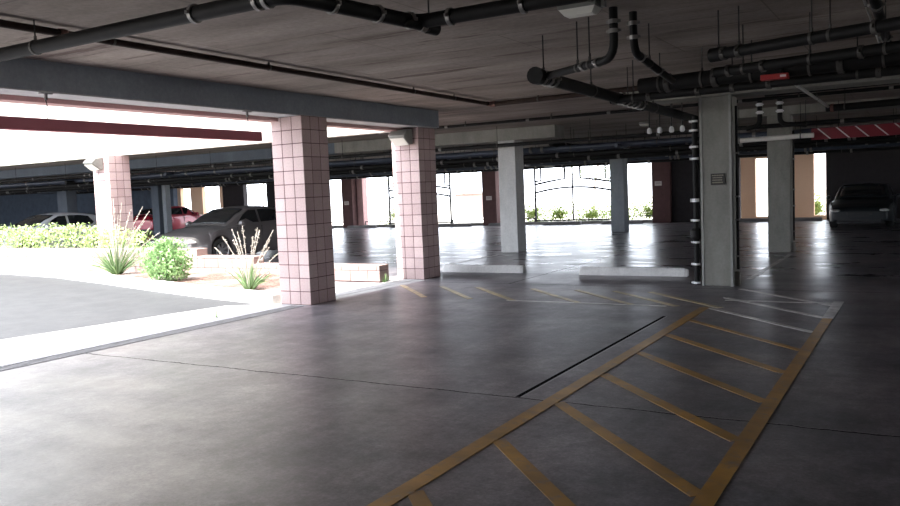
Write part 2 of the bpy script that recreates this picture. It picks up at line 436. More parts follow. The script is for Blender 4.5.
# planter kerb, gravel bed, stepped wall
def offset_line(pts, d):
    out = []
    for k, p in enumerate(pts):
        a = Vector(pts[max(0, k-1)]); b = Vector(pts[min(len(pts)-1, k+1)]); t = (b-a).normalized()
        out.append((p[0]-t.y*d, p[1]+t.x*d))
    return out
inner = offset_line(CURB, .28)
o = MB().prism(CURB + inner[::-1], -.2, .15).build('planter_kerb', 'curb', bevel=.02)
tag(o, 'pale concrete kerb curving between the asphalt drive and the planted gravel bed', 'kerb')
o = MB().prism(inner + [(-9.75, 11.93), (-9.75, 12.9), (-60, 13.4)], -.2, .115).build('gravel_bed', 'gravel')
tag(o, 'pinkish gravel covering the planting bed behind the kerb', 'gravel', kind='stuff')
def block_wall(mb, x0, x1, y0, y1, z0, z1, bl=.4, bh=.2):
    z = z0; k = 0
    while z < z1-.01:
        zz = min(z+bh, z1); x = x0 - (bl/2 if k % 2 else 0)
        while x < x1-.01:
            a, b = max(x, x0)+.004, min(x+bl, x1)-.004
            if b-a > .02: mb.box(a, b, y0, y1, z+.004, zz-.004)
            x += bl
        z = zz; k += 1
pw = empty('planter_wall', (-13, 12.1, .1), 'low stepped pink block wall along the back of the gravel bed', 'wall', kind='thing')
for x0, x1, zt in ((-30, -13.2, .62), (-13.2, -11.6, .47), (-11.6, -8.53, .32)):
    m = MB(); block_wall(m, x0, x1, 11.95, 12.25, .02, zt); m.build('wall_step', 'wall_block', pw, bevel=.006)
    MB().box(x0+.01, x1-.01, 11.97, 12.23, .0, zt-.01).build('wall_core', 'mortar', pw)

# painted markings
def stripe(p, q, w, mat, parent, z=.004, name='stripe'):
    p, q = Vector((*p, 0)), Vector((*q, 0)); d = (q-p).normalized(); n = Vector((-d.y, d.x, 0))*w/2
    return MB().prism([(p-n)[:2], (q-n)[:2], (q+n)[:2], (p+n)[:2]], .0005, z).build(name, mat, parent)
wk = empty('striped_walkway', (-1.7, 7, 0), 'yellow painted walkway with diagonal hatching across the dark floor in front', 'floor marking')
stripe((-2.41, -3), (-2.41, 10.4), .115, 'yellow', wk, .004, 'border_line')
stripe((-.945, -3), (-.945, 9.9), .105, 'yellow', wk, .004, 'border_line')
stripe((-.945, 9.9), (-.945, 11.3), .12, 'white_line', wk, .004, 'border_line')
stripe((-2.3, 11.12), (-.97, 11.12), .08, 'white_line', wk, .004, 'end_line')
for k in range(-5, 8):
    yr = 4.12 + .98*k
    stripe((-2.35, yr+1.36), (-.99, yr-.05), .095 if k < 4 else .075, 'yellow' if k < 5 else 'white_line', wk, .0035)
hk = empty('faded_hatching', (-5.5, 11, 0), 'faded yellow hatching on the floor in front of the white wheel stops', 'floor marking')
for x in (-7.9, -7.1, -6.4, -5.4, -4.65, -4.05, -3.5):
    stripe((x, 11.72), (x+1.28, 10.42), .09, 'faint_yellow', hk)
stripe((-5.2, 10.40), (-2.9, 10.40), .07, 'white_line', hk, .003, 'edge_line')
def lone_stripe(p, q, w, mat, label, group=None):
    return tag(stripe(p, q, w, mat, None, name='stall_line'), label, 'parking line', group)
lone_stripe((-2.44, 13.6), (-2.44, 18.3), .09, 'white_line', 'white stall line running from the near square column to the one behind it')
lone_stripe((-9.1, 14.1), (-9.1, 18.1), .09, 'white_line', 'pale stall line running to the foot of the concrete column behind the left wheel stop')
for i, x in enumerate((-11.7, -14.35, -17.0, -19.65)):
    lone_stripe((x+.05, 28.2), (x+.05, 32.6), .09, 'white_line', 'pale stall line at the far wall between dark wheel stops', 'stall lines at the far wall')

# ------------------------------------------------------------------ columns
def block_column(x, y, label, top=2.795):
    root = empty('block_column', (x, y, 0), label, 'column', 'pink block columns', kind='thing')
    m = MB(); rows = 14; h = top/rows
    for r in range(rows):
        for i in range(3):
            for j in range(3):
                if i == 1 and j == 1: continue
                m.box(i*.2+.005, i*.2+.195, j*.2+.005, j*.2+.195, r*h+.005, (r+1)*h-.005)
    m.build('masonry', 'block', root, local=True, bevel=.004)
    MB().box(.008, .592, .008, .592, 0, top).build('mortar_core', 'mortar', root, local=True)
    return root
block_column(-8.45, 9.22, 'wide pink block column standing at the end of the planter kerb, nearest of the three')
block_column(-8.58, 12.58, 'pink block column with a floodlight near its top, beside the left wheel stop')
block_column(-17.3, 12.6, 'sunlit pink block column rising behind the hedge beside the silver car')

def conc_column(x, y, w, d, top, label, mat='conc_col'):
    root = empty('concrete_column', (x, y, 0), label, 'column', 'square concrete columns', kind='thing')
    MB().box(0, w, 0, d, 0, top).build('shaft', mat, root, local=True, bevel=.015)
    return root
def guard(root, w, d, top, mat='guard'):
    m = MB().box(-.012, .035, -.012, -.0, 0, top).box(w-.035, w+.012, -.012, -.0, 0, top).box(w, w+.012, -.012, .04, 0, top).box(-.012, 0, -.012, .04, 0, top)
    m.build('corner_guard', mat, root, local=True)
c5 = conc_column(-2.95, 12.6, .46, .46, 2.86, 'grey concrete column with a dark sign, nearest of the concrete ones')
guard(c5, .46, .46, 2.86)
c6 = conc_column(-2.95, 18.65, .46, .46, 2.94, 'grey concrete column standing behind the one with the dark sign')
c3 = conc_column(-9.34, 18.45, .48, .50, 2.82, 'concrete column toned pale for the light on it, under the end of the cross beam, left of the iron gate', 'conc_lit')
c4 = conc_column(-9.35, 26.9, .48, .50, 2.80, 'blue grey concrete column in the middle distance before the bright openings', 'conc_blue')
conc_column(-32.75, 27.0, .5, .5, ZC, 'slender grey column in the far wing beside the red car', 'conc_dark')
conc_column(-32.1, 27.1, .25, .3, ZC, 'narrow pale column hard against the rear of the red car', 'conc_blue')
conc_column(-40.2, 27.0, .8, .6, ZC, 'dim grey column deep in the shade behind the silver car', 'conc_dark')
# brown sign on the column
sg = empty('column_sign', (-2.69, 12.59, 1.62), 'small dark brown sign with pale lettering on the near concrete column', 'sign')
MB().box(-.105, .105, -.012, -.002, -.085, .085).build('sign_plate', 'sign', sg, local=True, bevel=.004)
tx = MB()
for zz, w in ((.058, .085), (.024, .075), (-.012, .08), (-.048, .08)):
    x = -w
    random.seed(int(zz*1000)+99)
    while x < w-.012:
        l = random.uniform(.008, .016); tx.box(x, min(x+l, w), -.015, -.011, zz-.009, zz+.008); x += l+.005
tx.build('lettering', 'sign_text', sg, local=True)
random.seed(11)
for x, z, lab in ((-25.2, 1.25, 'small pale plate on the red brown pier behind the left columns'), (-17.1, 1.25, 'small pale plate on the red brown pier beside the pale concrete column'), (-9.35, 1.60, 'small pale plate on the red brown pier right of the gates')):
    r = empty('wall_plate', (x, 32.74, z), lab, 'plate', 'pale plates on the piers')
    MB().box(-.14, .14, -.012, 0, -.09, .09).build('panel', 'plate', r, local=True)
    MB().box(-.10, .10, -.016, -.012, -.01, .0).box(-.10, .10, -.016, -.012, .03, .04).build('lettering', 'pilaster', r, local=True)

# ------------------------------------------------------------------ wheel stops
def wheel_stop(x, y, L, label, mat='stop', group=None, h=.14):
    root = empty('wheel_stop', (x, y, 0), label, 'wheel stop', group)
    prof = [(-.09, 0), (-.07, h*.75), (-.05, h), (.05, h), (.07, h*.75), (.09, 0)]
    m = MB(); i = 0; n = len(prof)
    rows = []
    for xx, s in ((0, .8), (.05, 1), (L-.05, 1), (L, .8)):
        rows.append([(xx, p[0]*s, p[1]*s) for p in prof])
    m.grid(rows, close=True); m.f.append(tuple(range(n))[::-1]); m.f.append(tuple(range(3*n, 4*n)))
    m.build('stop_body', mat, root, local=True)
    for xx in (.35, L-.35): MB().tube([(xx, 0, h-.01), (xx, 0, h+.004)], .016, 8).build('anchor_pin', 'grate', root, local=True)
    return root
wheel_stop(-5.42, 13.86, 1.94, 'white concrete wheel stop on the floor left of the column with the dark sign')
wheel_stop(-8.40, 13.98, 1.80, 'white concrete wheel stop beside the foot of the pink block column with floodlight')
wx = ['behind the gap between the two near pink columns', 'at the far wall seen just left of the floodlit pink column', 'below the opening right of the floodlit pink column', 'at the red brown pier behind the pale concrete column', 'below the left half of the iron gate', 'at the foot of the blue grey middle column']
for k, d in enumerate(wx):
    wheel_stop(-27.55+2.65*(k), 32.35, 1.75, 'dark wheel stop ' + d, 'grate', 'wheel stops along the far wall', .13)
wheel_stop(-14.3+2.65, 32.35, 1.75, 'dark wheel stop at the far wall right of the iron gate beside the middle column', 'grate', 'wheel stops along the far wall', .13)
wheel_stop(-6.7, 32.4, 1.6, 'dark wheel stop before the tan wall left of the rear square column', 'grate', 'wheel stops along the far wall', .13)
wheel_stop(-4.8, 32.4, 1.55, 'dark wheel stop before the tan wall left of the black car', 'grate', 'wheel stops along the far wall', .13)

# ------------------------------------------------------------------ pipes
def fillet(pts, r, n=5):
    pts = [Vector(p) for p in pts]; out = [pts[0]]
    for k in range(1, len(pts)-1):
        a, b, c = pts[k-1], pts[k], pts[k+1]
        d1 = (a-b).normalized(); d2 = (c-b).normalized()
        rr = min(r, (a-b).length*.48, (c-b).length*.48)
        p, q = b+d1*rr, b+d2*rr
        for j in range(n+1):
            t = j/n; out.append(p*(1-t)**2 + b*2*t*(1-t) + q*t*t)
    out.append(pts[-1]); return out
def at_len(pts, L):
    pts = [Vector(p) for p in pts]
    for a, b in zip(pts, pts[1:]):
        l = (b-a).length
        if L <= l: return a+(b-a)*(L/l), (b-a).normalized()
        L -= l
    return pts[-1], (pts[-1]-pts[-2]).normalized()
def total(pts): return sum((Vector(b)-Vector(a)).length for a, b in zip(pts, pts[1:]))
def pipe(pts, r, label, mat='pipe', couplings=(), rods=(), bend=.15, name='ceiling_pipe', group='pipes under the ceiling', cap=None, cmat='coupling', rodtop=ZC, caps_white=False, wide=.05):
    root = empty(name, pts[0], label, 'pipe', group)
    fp = fillet(pts, bend)
    MB().tube(fp, r, 12).build('pipe_run', mat, root, smooth=True)
    for L in couplings:
        p, d = at_len(fp, L)
        m = MB(); m.tube([p-d*wide*.5, p+d*wide*.5], r*1.22, 12)
        side = Vector((-d.y, d.x, 0)); side = side.normalized() if side.length > .1 else Vector((1, 0, 0))
        for s in (-1, 1):
            m.tube([p+side*s*(r*1.35)-d*.0-Vector((0, 0, .012)), p+side*s*(r*1.35)+Vector((0, 0, .012))], .014, 6)
        m.build('coupling', cmat, root, smooth=True)
    for L in rods:
        p, d = at_len(fp, L)
        h = MB().tube([p+Vector((0, 0, r)), Vector((p.x, p.y, rodtop))], .0065, 6).build('hanger_rod', 'rod', root)
        MB().tube([p-d*.012, p+d*.012], r*1.12, 12).tube([p+Vector((0, 0, r*.9)), p+Vector((0, 0, r+.035))], .013, 6).build('hanger_ring', 'dark_clamp', root, smooth=True)
    if cap:
        p = Vector(pts[0]); d = (Vector(pts[1])-p).normalized()
        MB().tube([p-d*.03, p+d*.08], r*1.25, 14).build('end_cap', mat, root, smooth=True)
    return root
# thin line running along the edge beam, and its branch across
pipe([(-6.2, -3, 3.06), (-6.42, 12.5, 3.06)], .032, 'thin dark pipe running just inside the edge beam above the driveway side', 'pipe_brown', couplings=(7.4, 15.4), rods=(7.9, 9.95, 13.0, 14.2), cmat='brass', wide=.07)
pipe([(-6.42, 12.5, 3.06), (-2.6, 12.3, 3.06), (7, 11.6, 3.06)], .04, 'brown branch pipe crossing the ceiling toward the near concrete column', 'pipe_brown', couplings=(.04, 4.2, 8), rods=(.9, 3.3, 6.3, 9), cmat='brass', wide=.09)
# thick black drain line
pipe([(-7.85, 4.12, 2.9), (-3.56, 4.10, 2.9), (-3.38, 5.38, 2.9), (2.5, 5.42, 2.93)], .056, 'thick black drain pipe with silver bands jogging across the nearest ceiling', 'pipe', couplings=(3.45, 4.05, 4.13, 4.65, 5.1, 5.45, 5.8, 6.4, 7.3), rods=(1.6, 6.9), wide=.03, bend=.13)
pipe([(-3.30, 5.50, 2.86), (-3.38, 5.2, 2.88)], .04, 'short black branch capped under the bend of the thick drain pipe', 'pipe', cap=True, couplings=(.12,), rods=(.05,), name='pipe_stub')
# two drop pipes
pipe([(-2.33, 6.9, ZC), (-2.33, 6.9, 2.69), (-3.22, 7.55, 2.70)], .038, 'left of two black drop pipes, its elbow turning back to the thick header', 'pipe', couplings=(.12, .2, .62, .85), rods=(.75, .95), bend=.16, name='drop_pipe', group='black drop pipes', wide=.035)
pipe([(-2.25, 7.2, ZC), (-2.25, 7.2, 2.77), (-2.36, 8.9, 2.69)], .036, 'right of two black drop pipes, its elbow turning away to the wide pipe', 'pipe', couplings=(.1, .22, .55, 1.3), rods=(.9,), bend=.2, name='drop_pipe', group='black drop pipes', wide=.035)
pipe([(-3.32, 7.45, 2.70), (-3.42, 15.0, 2.66)], .068, 'large black header pipe with capped end running to the near concrete column', 'pipe', couplings=(.12, .28, .42, 2.7, 2.9, 3.1, 3.3, 3.55), rods=(.2, 1.6, 3.0, 4.2), cap=True, name='header_pipe', group='header pipes', wide=.04)
# crossing pipes at right
pipe([(-2.95, 9.65, 2.76), (6.9, 8.7, 2.76)], .09, 'wide black pipe crossing behind the drop pipes', 'pipe', couplings=(.35, .9, 2.2, 4), rods=(.25, .75, 1.3, 1.9, 2.6, 4.5), cmat='dark_clamp', wide=.06)
pipe([(-3.42, 9.95, 2.66), (6.9, 9.2, 2.66)], .05, 'black pipe crossing just below and behind the wide one', 'pipe', couplings=(.05, .5, 1.1, 1.5, 1.9, 3), rods=(.3, 1.5, 2.8), cmat='dark_clamp', wide=.05)
pipe([(-1.66, 7.68, 2.73), (.0, 7.1, 2.73), (5, 5.6, 2.73)], .05, 'black pipe with capped left end, upper of a pair crossing at right', 'pipe', couplings=(.1, .25, 1.4), rods=(.05, .25, .9, 1.05), cap=True, cmat='dark_clamp', wide=.04)
pipe([(-1.85, 8.6, 2.69), (0, 8.1, 2.69), (5, 6.6, 2.69)], .05, 'black pipe, lower of a pair crossing at right', 'pipe', couplings=(.15, .5, 1.4), rods=(.3, .95, 1.6), cmat='dark_clamp', wide=.04)
pipe([(-.34, 3, 2.93), (-.34, 12.4, 2.93)], .04, 'dark pipe running lengthwise overhead at the far right', 'pipe', rods=(4.5, 7), couplings=(4.4, 6.2))
# pale conduit that glints
cd = pipe([(-.42, 3, 2.96), (-.42, 12.4, 2.96)], .012, 'thin bright conduit running lengthwise overhead at the far right', 'steel', rods=(4.5,), name='conduit', group='bright conduits')
cd2 = pipe([(-1.46, 9.7, 2.80), (-1.46, 15.6, 2.80)], .022, 'bright conduit running back from the red box under the ceiling', 'steel', rods=(1.8, 4.2), name='conduit', group='bright conduits')
pipe([(-1.5, 15.7, 2.78), (7, 14.5, 2.78)], .06, 'black pipe crossing behind the bright conduit', 'pipe', couplings=(.1, 1.2), rods=(.3, 1.5, 3), cmat='brass')
pipe([(-2.3, 14.4, 2.98), (7, 13.4, 2.98)], .03, 'slim dark pipe above the black one crossing at the far right', 'pipe', couplings=(2.0,), rods=(.6, 2.2))
# red box
rb = empty('red_valve_box', (-1.4, 9.4, 2.68), 'small red box hanging among the black pipes at right', 'box')
MB().box(-.14, .14, -.05, .05, -.03, .03).build('housing', 'red_box', rb, local=True, bevel=.008)
MB().box(.06, .12, -.055, -.05, -.012, .012).build('tag_plate', 'white_paint', rb, local=True)
MB().box(-.09, .08, -.04, .04, .03, .09).build('bracket', 'pipe', rb, local=True)
# riser on the left flank of near column
rs = empty('riser_pipe', (-3.06, 12.75, 0), 'black riser pipe with bright bands on the left flank of the near column', 'pipe')
MB().tube([(0, 0, 0), (0, 0, 2.6)], .042, 12).build('riser', 'pipe', rs, local=True, smooth=True)
for z in (.03, .32, .66, 1.0, 1.30, 1.32, 1.95, 2.13, 2.38, 2.52):
    MB().tube([(0, 0, z-.016), (0, 0, z+.016)], .052, 12).box(-.085, -.02, -.012, .012, z-.016, z+.016).build('band', 'white_cap', rs, local=True)
MB().tube([(-.0, -.02, .70), (0, -.02, .74), (0, -.02, .84), (0, -.02, .88)], .08, 14, radii=[.05, .085, .085, .05]).build('valve_body', 'pipe', rs, local=True, smooth=True)
for (x, y, z1, lab) in ((-2.44, 12.72, 2.7, 'thin black conduit strapped to the right flank of the near column'), (-2.44, 18.78, 2.6, 'thin black conduit strapped to the right flank of the rear column')):
    r = empty('column_conduit', (x, y, 0), lab, 'conduit', 'conduits on the columns')
    MB().tube([(0, 0, .25), (0, 0, z1)], .020, 10).build('conduit_run', 'pipe', r, local=True, smooth=True)
    MB().box(-.05, .03, -.03, .03, .0, .22).build('foot_block', 'conc_col', r, local=True, bevel=.01)
    for z in (.45, 1.0, 1.35, 2.0):
        MB().box(-.03, .03, -.028, .028, z-.012, z+.012).build('strap', 'grate', r, local=True)

# dense bundles in the depth
random.seed(21)
BUND = [
 # y, x0, x1, z, r, mat, where
 (15.6, -34, 5, 3.03, .03, 'pipe', 'slim one close under the ceiling behind the near columns'),
 (17.6, -34, 6, 2.66, .045, 'pipe', 'thick, before the cross beam'),
 (19.6, -40, 6, 2.60, .07, 'pipe_blue', 'thick, just behind the cross beam'),
 (20.4, -40, 6, 2.46, .06, 'pipe', 'behind the cross beam, hung low'),
 (21.2, -40, -2.5, 2.62, .05, 'pipe_blue', 'behind the cross beam, hung high'),
 (22.2, -42, 6, 2.42, .07, 'pipe', 'in the middle of the garage, hung low'),
 (23.4, -42, 6, 2.64, .10, 'pipe_blue', 'thickest, in the middle of the garage'),
 (24.4, -44, 5, 2.46, .05, 'pipe', 'behind the thickest one'),
 (25.4, -44, -5, 2.58, .04, 'pipe_white', 'pale, before the middle column'),
 (26.3, -44, 6, 2.56, .09, 'pipe', 'at the middle column'),
 (28.4, -44, 6, 2.52, .09, 'pipe_blue', 'beyond the middle column'),
 (29.6, -44, 6, 2.68, .08, 'pipe', 'further beyond the middle column'),
 (30.8, -44, 6, 2.50, .10, 'pipe', 'last but one before the far wall'),
 (32.0, -44, 6, 2.64, .12, 'pipe_blue', 'last before the far wall'),
]
for y, x0, x1, z, r, mt, wh in BUND:
    L = x1-x0
    cs = sorted(random.uniform(2, L-1) for _ in range(int(L*.55)))
    rd = [random.uniform(.6, 1.4)+2.4*k for k in range(int(L/2.4))]
    pipe([(x0, y, z), (x1, y, z)], r, 'long pipe crossing the rear garage: ' + wh, mt, couplings=cs, rods=rd, name='rear_pipe', group='pipe bundle over the rear garage', wide=.07)
for k, (x, y0, y1, z, r, mt) in enumerate([(-6.5, 19.2, 31, 2.56, .05, 'pipe_blue'), (-8.2, 19.2, 32, 2.70, .06, 'pipe'), (-12.5, 19.2, 32, 2.60, .06, 'pipe'), (-13.0, 19.2, 32, 2.50, .045, 'pipe_blue'), (-17, 19.2, 32, 2.56, .07, 'pipe'), (-22.5, 19.2, 32, 2.62, .06, 'pipe_blue'), (-28, 19.2, 32, 2.55, .07, 'pipe'), (-4.6, 19.4, 31, 2.60, .05, 'pipe')]):
    cs = [1+1.1*j+random.uniform(-.3, .3) for j in range(int((y1-y0)/1.2))]
    wh = ['right of the pale concrete column', 'beside the middle column', 'left of the pale concrete column', 'close beside another, left of the pale column', 'above the pier behind the pale column', 'above the left openings', 'above the dark wing', 'left of the near square column'][k]
    pipe([(x, y0, z), (x, y1, z)], r, 'pipe running lengthwise to the far wall, ' + wh, mt, couplings=cs, rods=[.8+3*j for j in range(int((y1-y0)/3.2))], name='lengthwise_pipe', group='lengthwise pipes over the rear garage', wide=.07)
# drop pair behind the near column
for dx, lab in ((0, 'left of a small drop pipe pair behind the near column'), (.36, 'right of a small drop pipe pair behind the near column')):
    pipe([(-2.2+dx-.55, 16.6, ZC), (-2.2+dx-.55, 16.6, 2.62), (-3.0+dx*3, 16.6, 2.58)], .045, lab, 'pipe', couplings=(.1, .25), bend=.14, name='drop_pipe', group='small drop pipes', cmat='white_cap', wide=.06)
# pendant sprinklers
for k, x in enumerate((-4.31, -4.12, -3.91, -3.72)):
    r = empty('pendant_sprinkler', (x, 14.6, ZC), 'white tipped pendant hanging %s from the left, beyond the near column' % ['first', 'second', 'third', 'fourth'][k], 'sprinkler', 'white tipped pendants')
    MB().tube([(0, 0, 0), (0, 0, -.52)], .012, 8).build('drop', 'rod', r, local=True)
    MB().tube([(0, 0, -.52), (0, 0, -.55), (0, 0, -.61), (0, 0, -.63)], .03, 10, radii=[.02, .04, .045, .025]).build('tip', 'white_cap', r, local=True, smooth=True)

# ------------------------------------------------------------------ lamps and bars
def floodlight(x, y, z, label):
    r = empty('wall_floodlight', (x, y, z), label, 'lamp', 'wall floodlights')
    MB().extrude_x([(0, -.13), (0, .15), (-.16, .13), (-.29, .02), (-.27, -.02), (-.10, -.13)], -.17, .17).build('housing', 'lamp_body', r, local=True, bevel=.01)
    MB().extrude_x([(-.275, -.03), (-.285, -.02), (-.115, -.148), (-.10, -.138)][::-1], -.15, .15).build('lens', 'lens', r, local=True)
    MB().extrude_x([(-.17, .128), (-.175, .14), (-.30, .03), (-.29, .02)], -.175, .175).build('hood', 'lamp_body', r, local=True)
    return r
floodlight(-8.26, 12.57, 2.62, 'box shaped floodlight on top of the pink column beside the wheel stop')
floodlight(-17.05, 12.59, 2.60, 'box shaped floodlight at the top of the sunlit pink column by the hedge')
def puck(x, y, label, r_=.13):
    r = empty('ceiling_light', (x, y, ZC), label, 'lamp', 'small ceiling lights')
    MB().tube([(0, 0, 0), (0, 0, -.05)], r_*1.05, 24).build('base', 'lamp_body', r, local=True, smooth=True)
    MB().tube([(0, 0, -.05), (0, 0, -.08), (0, 0, -.10)], r_, 24, radii=[r_, r_*.92, r_*.55]).build('diffuser', 'lens', r, local=True, smooth=True)
    return r
cl = empty('ceiling_light', (-2.50, 6.56, ZC), 'pale boxy ceiling light beside the top of the drop pipes', 'lamp', 'small ceiling lights')
MB().prism([(-.17, -.10), (.17, -.10), (.17, .10), (-.17, .10)], -.05, 0).build('base', 'lamp_body', cl, local=True, bevel=.01)
m = MB(); m.grid([[(-.16, -.09, -.05), (.16, -.09, -.05), (.16, .09, -.05), (-.16, .09, -.05)], [(-.12, -.06, -.10), (.12, -.06, -.10), (.12, .06, -.10), (-.12, .06, -.10)]], close=True); m.f.append((4, 5, 6, 7))
m.build('diffuser', 'lens', cl, local=True)
MB().box(.19, .22, -.03, .03, -.06, 0).build('sensor', 'lamp_body', cl, local=True)
puck(-5.99, 19.9, 'round ceiling light in the distance above the pendant pipes')

rbL = empty('clearance_bar', (-7.95, 8.45, 2.46), 'long dark red clearance bar hanging by chains over the driveway entrance', 'clearance bar')
MB().box(-.05, .05, -11.5, 0, -.065, .065).build('bar', 'red_bar', rbL, local=True, bevel=.01)
for yy in (-.22, -3.15, -6.2, -9.2):
    m = MB()
    for k in range(7):
        z0 = .07+k*.04
        m.tube([(.012*(k % 2), yy, z0), (-.012*(1-k % 2), yy, z0+.045)], .0055, 6)
    m.build('chain', 'rod', rbL, local=True)
    MB().box(-.02, .02, yy-.07, yy+.07, .325, .345).box(-.012, .012, yy-.012, yy+.012, .26, .33).build('hook_bracket', 'grate', rbL, local=True)
rbR = empty('clearance_bar', (-2.02, 18.25, 2.47), 'red clearance bar with thin white slanted stripes before the black car', 'clearance bar')
MB().box(0, 6.5, -.03, .03, -.115, .115).build('bar', 'red_bar_dark', rbR, local=True)
for k in range(17):
    st = MB(); x = .10+.345*k
    st.v += [(x, -.034, .112), (x+.035, -.034, .112), (x+.27, -.034, -.112), (x+.235, -.034, -.112)]
    st.v += [(a, -.030, c) for a, b, c in st.v[:4]]
    st.f += [(0, 3, 2, 1), (0, 1, 5, 4), (2, 3, 7, 6)]
    st.build('slanted_stripe', 'white_paint', rbR, local=True)
for xx in (.5, 3.5):
    MB().tube([(xx, 0, .11), (xx, 0, .64)], .006, 6).build('hanger_rod', 'rod', rbR, local=True)
pipe([(-3.7, 18.0, 2.42), (-2.1, 18.0, 2.44), (-1.95, 18.0, 2.44)], .05, 'short white painted pipe seen either side of the rear square column', 'bright_pipe', rods=(.3, 1.5), couplings=(.3,), name='white_pipe')

# ------------------------------------------------------------------ iron gates in the openings
def gate(x0, x1, label, y=33.12, zt=2.6):
    r = empty('iron_gate', (x0, y, 0), label, 'gate', 'wrought iron gates'); W = x1-x0; c = W/2; t = .035
    fr = MB()
    for x in (0, W): fr.box(x-t, x+t, -t, t, .1, zt)
    fr.box(0, W, -t, t, .14, .20).box(0, W, -t, t, zt-.06, zt)
    fr.build('gate_frame', 'iron', r, local=True)
    MB().box(c-.03, c+.03, -.025, .025, .14, zt).build('centre_bar', 'iron', r, local=True)
    def arc(z0, z1, x_a, x_b, n=16):
        return [(x_a+(x_b-x_a)*k/n, 0, z0+(z1-z0)*(1-(2*(x_a+(x_b-x_a)*k/n)/W-1)**2)) for k in range(n+1)]
    MB().tube(arc(1.40, 1.60, 0, W), .048, 6).build('arch_bar', 'iron', r, local=True)
    for pts in ([(0, 0, 1.77), (W*.2, 0, 1.89), (W*.40, 0, 1.98), (W*.40, 0, zt-.04)], [(W, 0, 1.77), (W*.8, 0, 1.89), (W*.60, 0, 1.98), (W*.60, 0, zt-.04)]):
        MB().tube(pts, .048, 6).build('upper_scroll', 'iron', r, local=True)
    for pts in ([(W*.08, 0, zt-.04), (W*.08, 0, 1.93), (0, 0, 1.90)], [(W*.92, 0, zt-.04), (W*.92, 0, 1.93), (W, 0, 1.90)]):
        MB().tube(pts, .042, 6).build('corner_scroll', 'iron', r, local=True)
    return r
gate(-14.97, -11.43, 'black iron gate with arched bars before the bright opening at centre')
gate(-22.85, -19.35, 'black iron gate with arched bars mostly hidden by the floodlit pink column')
rl = empty('low_rail', (-27.6, 33.15, 0), 'thin dark rail low across the far openings', 'rail')
for a, b in ((-27.6, -25.5), (-24.4, -22.9), (-19.3, -17.5), (-16.4, -15.02), (-11.38, -9.65)):
    m = MB().box(a+27.6, b+27.6, -.02, .02, .26, .30)
    m.box(a+27.6, a+27.64, -.02, .02, .1, .3).box(b+27.56, b+27.6, -.02, .02, .1, .3); m.build('rail', 'iron', rl, local=True)

# ------------------------------------------------------------------ plants
random.seed(5)
h = MB()
x = -30.0
while x < -15.6:
    top = 1.2 if x < -17.6 else 1.2-.26*(x+17.6)/2.5
    for _ in range(260):
        u = random.random(); a = random.uniform(-.5, 1)*PI/1.0
        yy = 12.44+.13*math.cos(a)*random.uniform(.6, 1.15); zz = .55+random.uniform(-.45, 0) if random.random() < .45 else None
        if zz is None: zz = .55+(top-.55)*abs(math.sin(a))*random.uniform(.75, 1.06)
        if random.random() < .55: yy = 12.30+random.uniform(-.06, .1); zz = random.uniform(.35, top-.08)
        h.leaf((x+u*.4, yy, max(.2, zz)), random.uniform(.06, .11))
    x += .35
hd = h.build('hedge', 'hedge'); hd['kind'] = 'thing'
tag(hd, 'bright green leafy hedge running behind the low wall in front of the silver car', 'hedge')
def shrub(x, y, z, label, rad=(.60, .48, .46), n=3000):
    r = empty('shrub', (x, y, z), label, 'shrub')
    m = MB()
    for cx, cy, cz, s in ((0, 0, .42, 1), (-.22, .05, .30, .65), (.24, -.04, .34, .7), (.05, 0, .62, .5)):
        m.cloud((cx, cy, cz), tuple(q*s for q in rad), int(n*s/2.8), .085, .45)
    m.build('foliage', 'bush', r, local=True)
    s = MB()
    for k in range(9):
        a = random.uniform(0, 2*PI); s.tube([(0, 0, 0), (.15*math.cos(a), .15*math.sin(a), .25), (.35*math.cos(a), .3*math.sin(a), .5)], .01, 5)
    s.build('stems', 'bark', r, local=True)
    return r
shrub(-12.6, 10.6, .1, 'rounded green leafy bush growing in the gravel between two spiky plants')
def spiky(x, y, z, label, nl, ll, stalks, seed):
    random.seed(seed)
    r = empty('spiky_plant', (x, y, z), label, 'plant')
    m = MB()
    for k in range(nl):
        a = random.uniform(0, 2*PI); e = random.uniform(.35, 1.45); l = ll*random.uniform(.6, 1.1)
        m.blade((.04*math.cos(a), .04*math.sin(a), 0), (l*math.cos(e)*math.cos(a), l*math.cos(e)*math.sin(a), l*math.sin(e)), .022, .05)
    m.build('leaves', 'yucca', r, local=True)
    for (dx, dy, hh) in stalks:
        s = MB(); n = 8; pts = [(dx*(k/n)**1.4, dy*(k/n)**1.4, hh*(k/n)) for k in range(n+1)]
        s.tube(pts, .006, 5)
        for k in range(26):
            u = random.uniform(.62, 1); p = (dx*u**1.4, dy*u**1.4, hh*u)
            s.leaf((p[0]+random.gauss(0, .010), p[1]+random.gauss(0, .010), p[2]), .042)
        s.build('flower_stalk', 'stalk', r, local=True)
    return r
spiky(-15.0, 11.35, .1, 'spiky plant with tall pale flower stalks beside the hedge end', 170, .85,
      [(-.35, 0, 1.5), (-.1, .1, 1.65), (.15, 0, 1.3), (.45, .1, 1.4), (.6, -.1, 1.2), (.85, .1, 1.15), (1.15, 0, 1.35), (1.0, .1, 1.0), (.7, 0, 1.05), (.3, 0, 1.55), (-.25, .1, 1.2), (.05, 0, 1.1), (1.3, .1, .9), (.95, 0, 1.45)], 3)
spiky(-9.62, 9.78, .1, 'spiky plant with thin curved flower stalks left of the nearest pink column', 80, .52,
      [(-.55, 0, .9), (-.42, .1, 1.02), (-.3, 0, .85), (-.2, 0, .98), (-.08, 0, 1.08), (.05, .1, .9), (.16, .1, 1.04), (.30, 0, 1.0), (.42, .1, .85), (.55, .05, 1.0), (.62, .05, .62), (-.75, 0, .72), (.75, 0, .5), (.48, 0, .72)], 4)
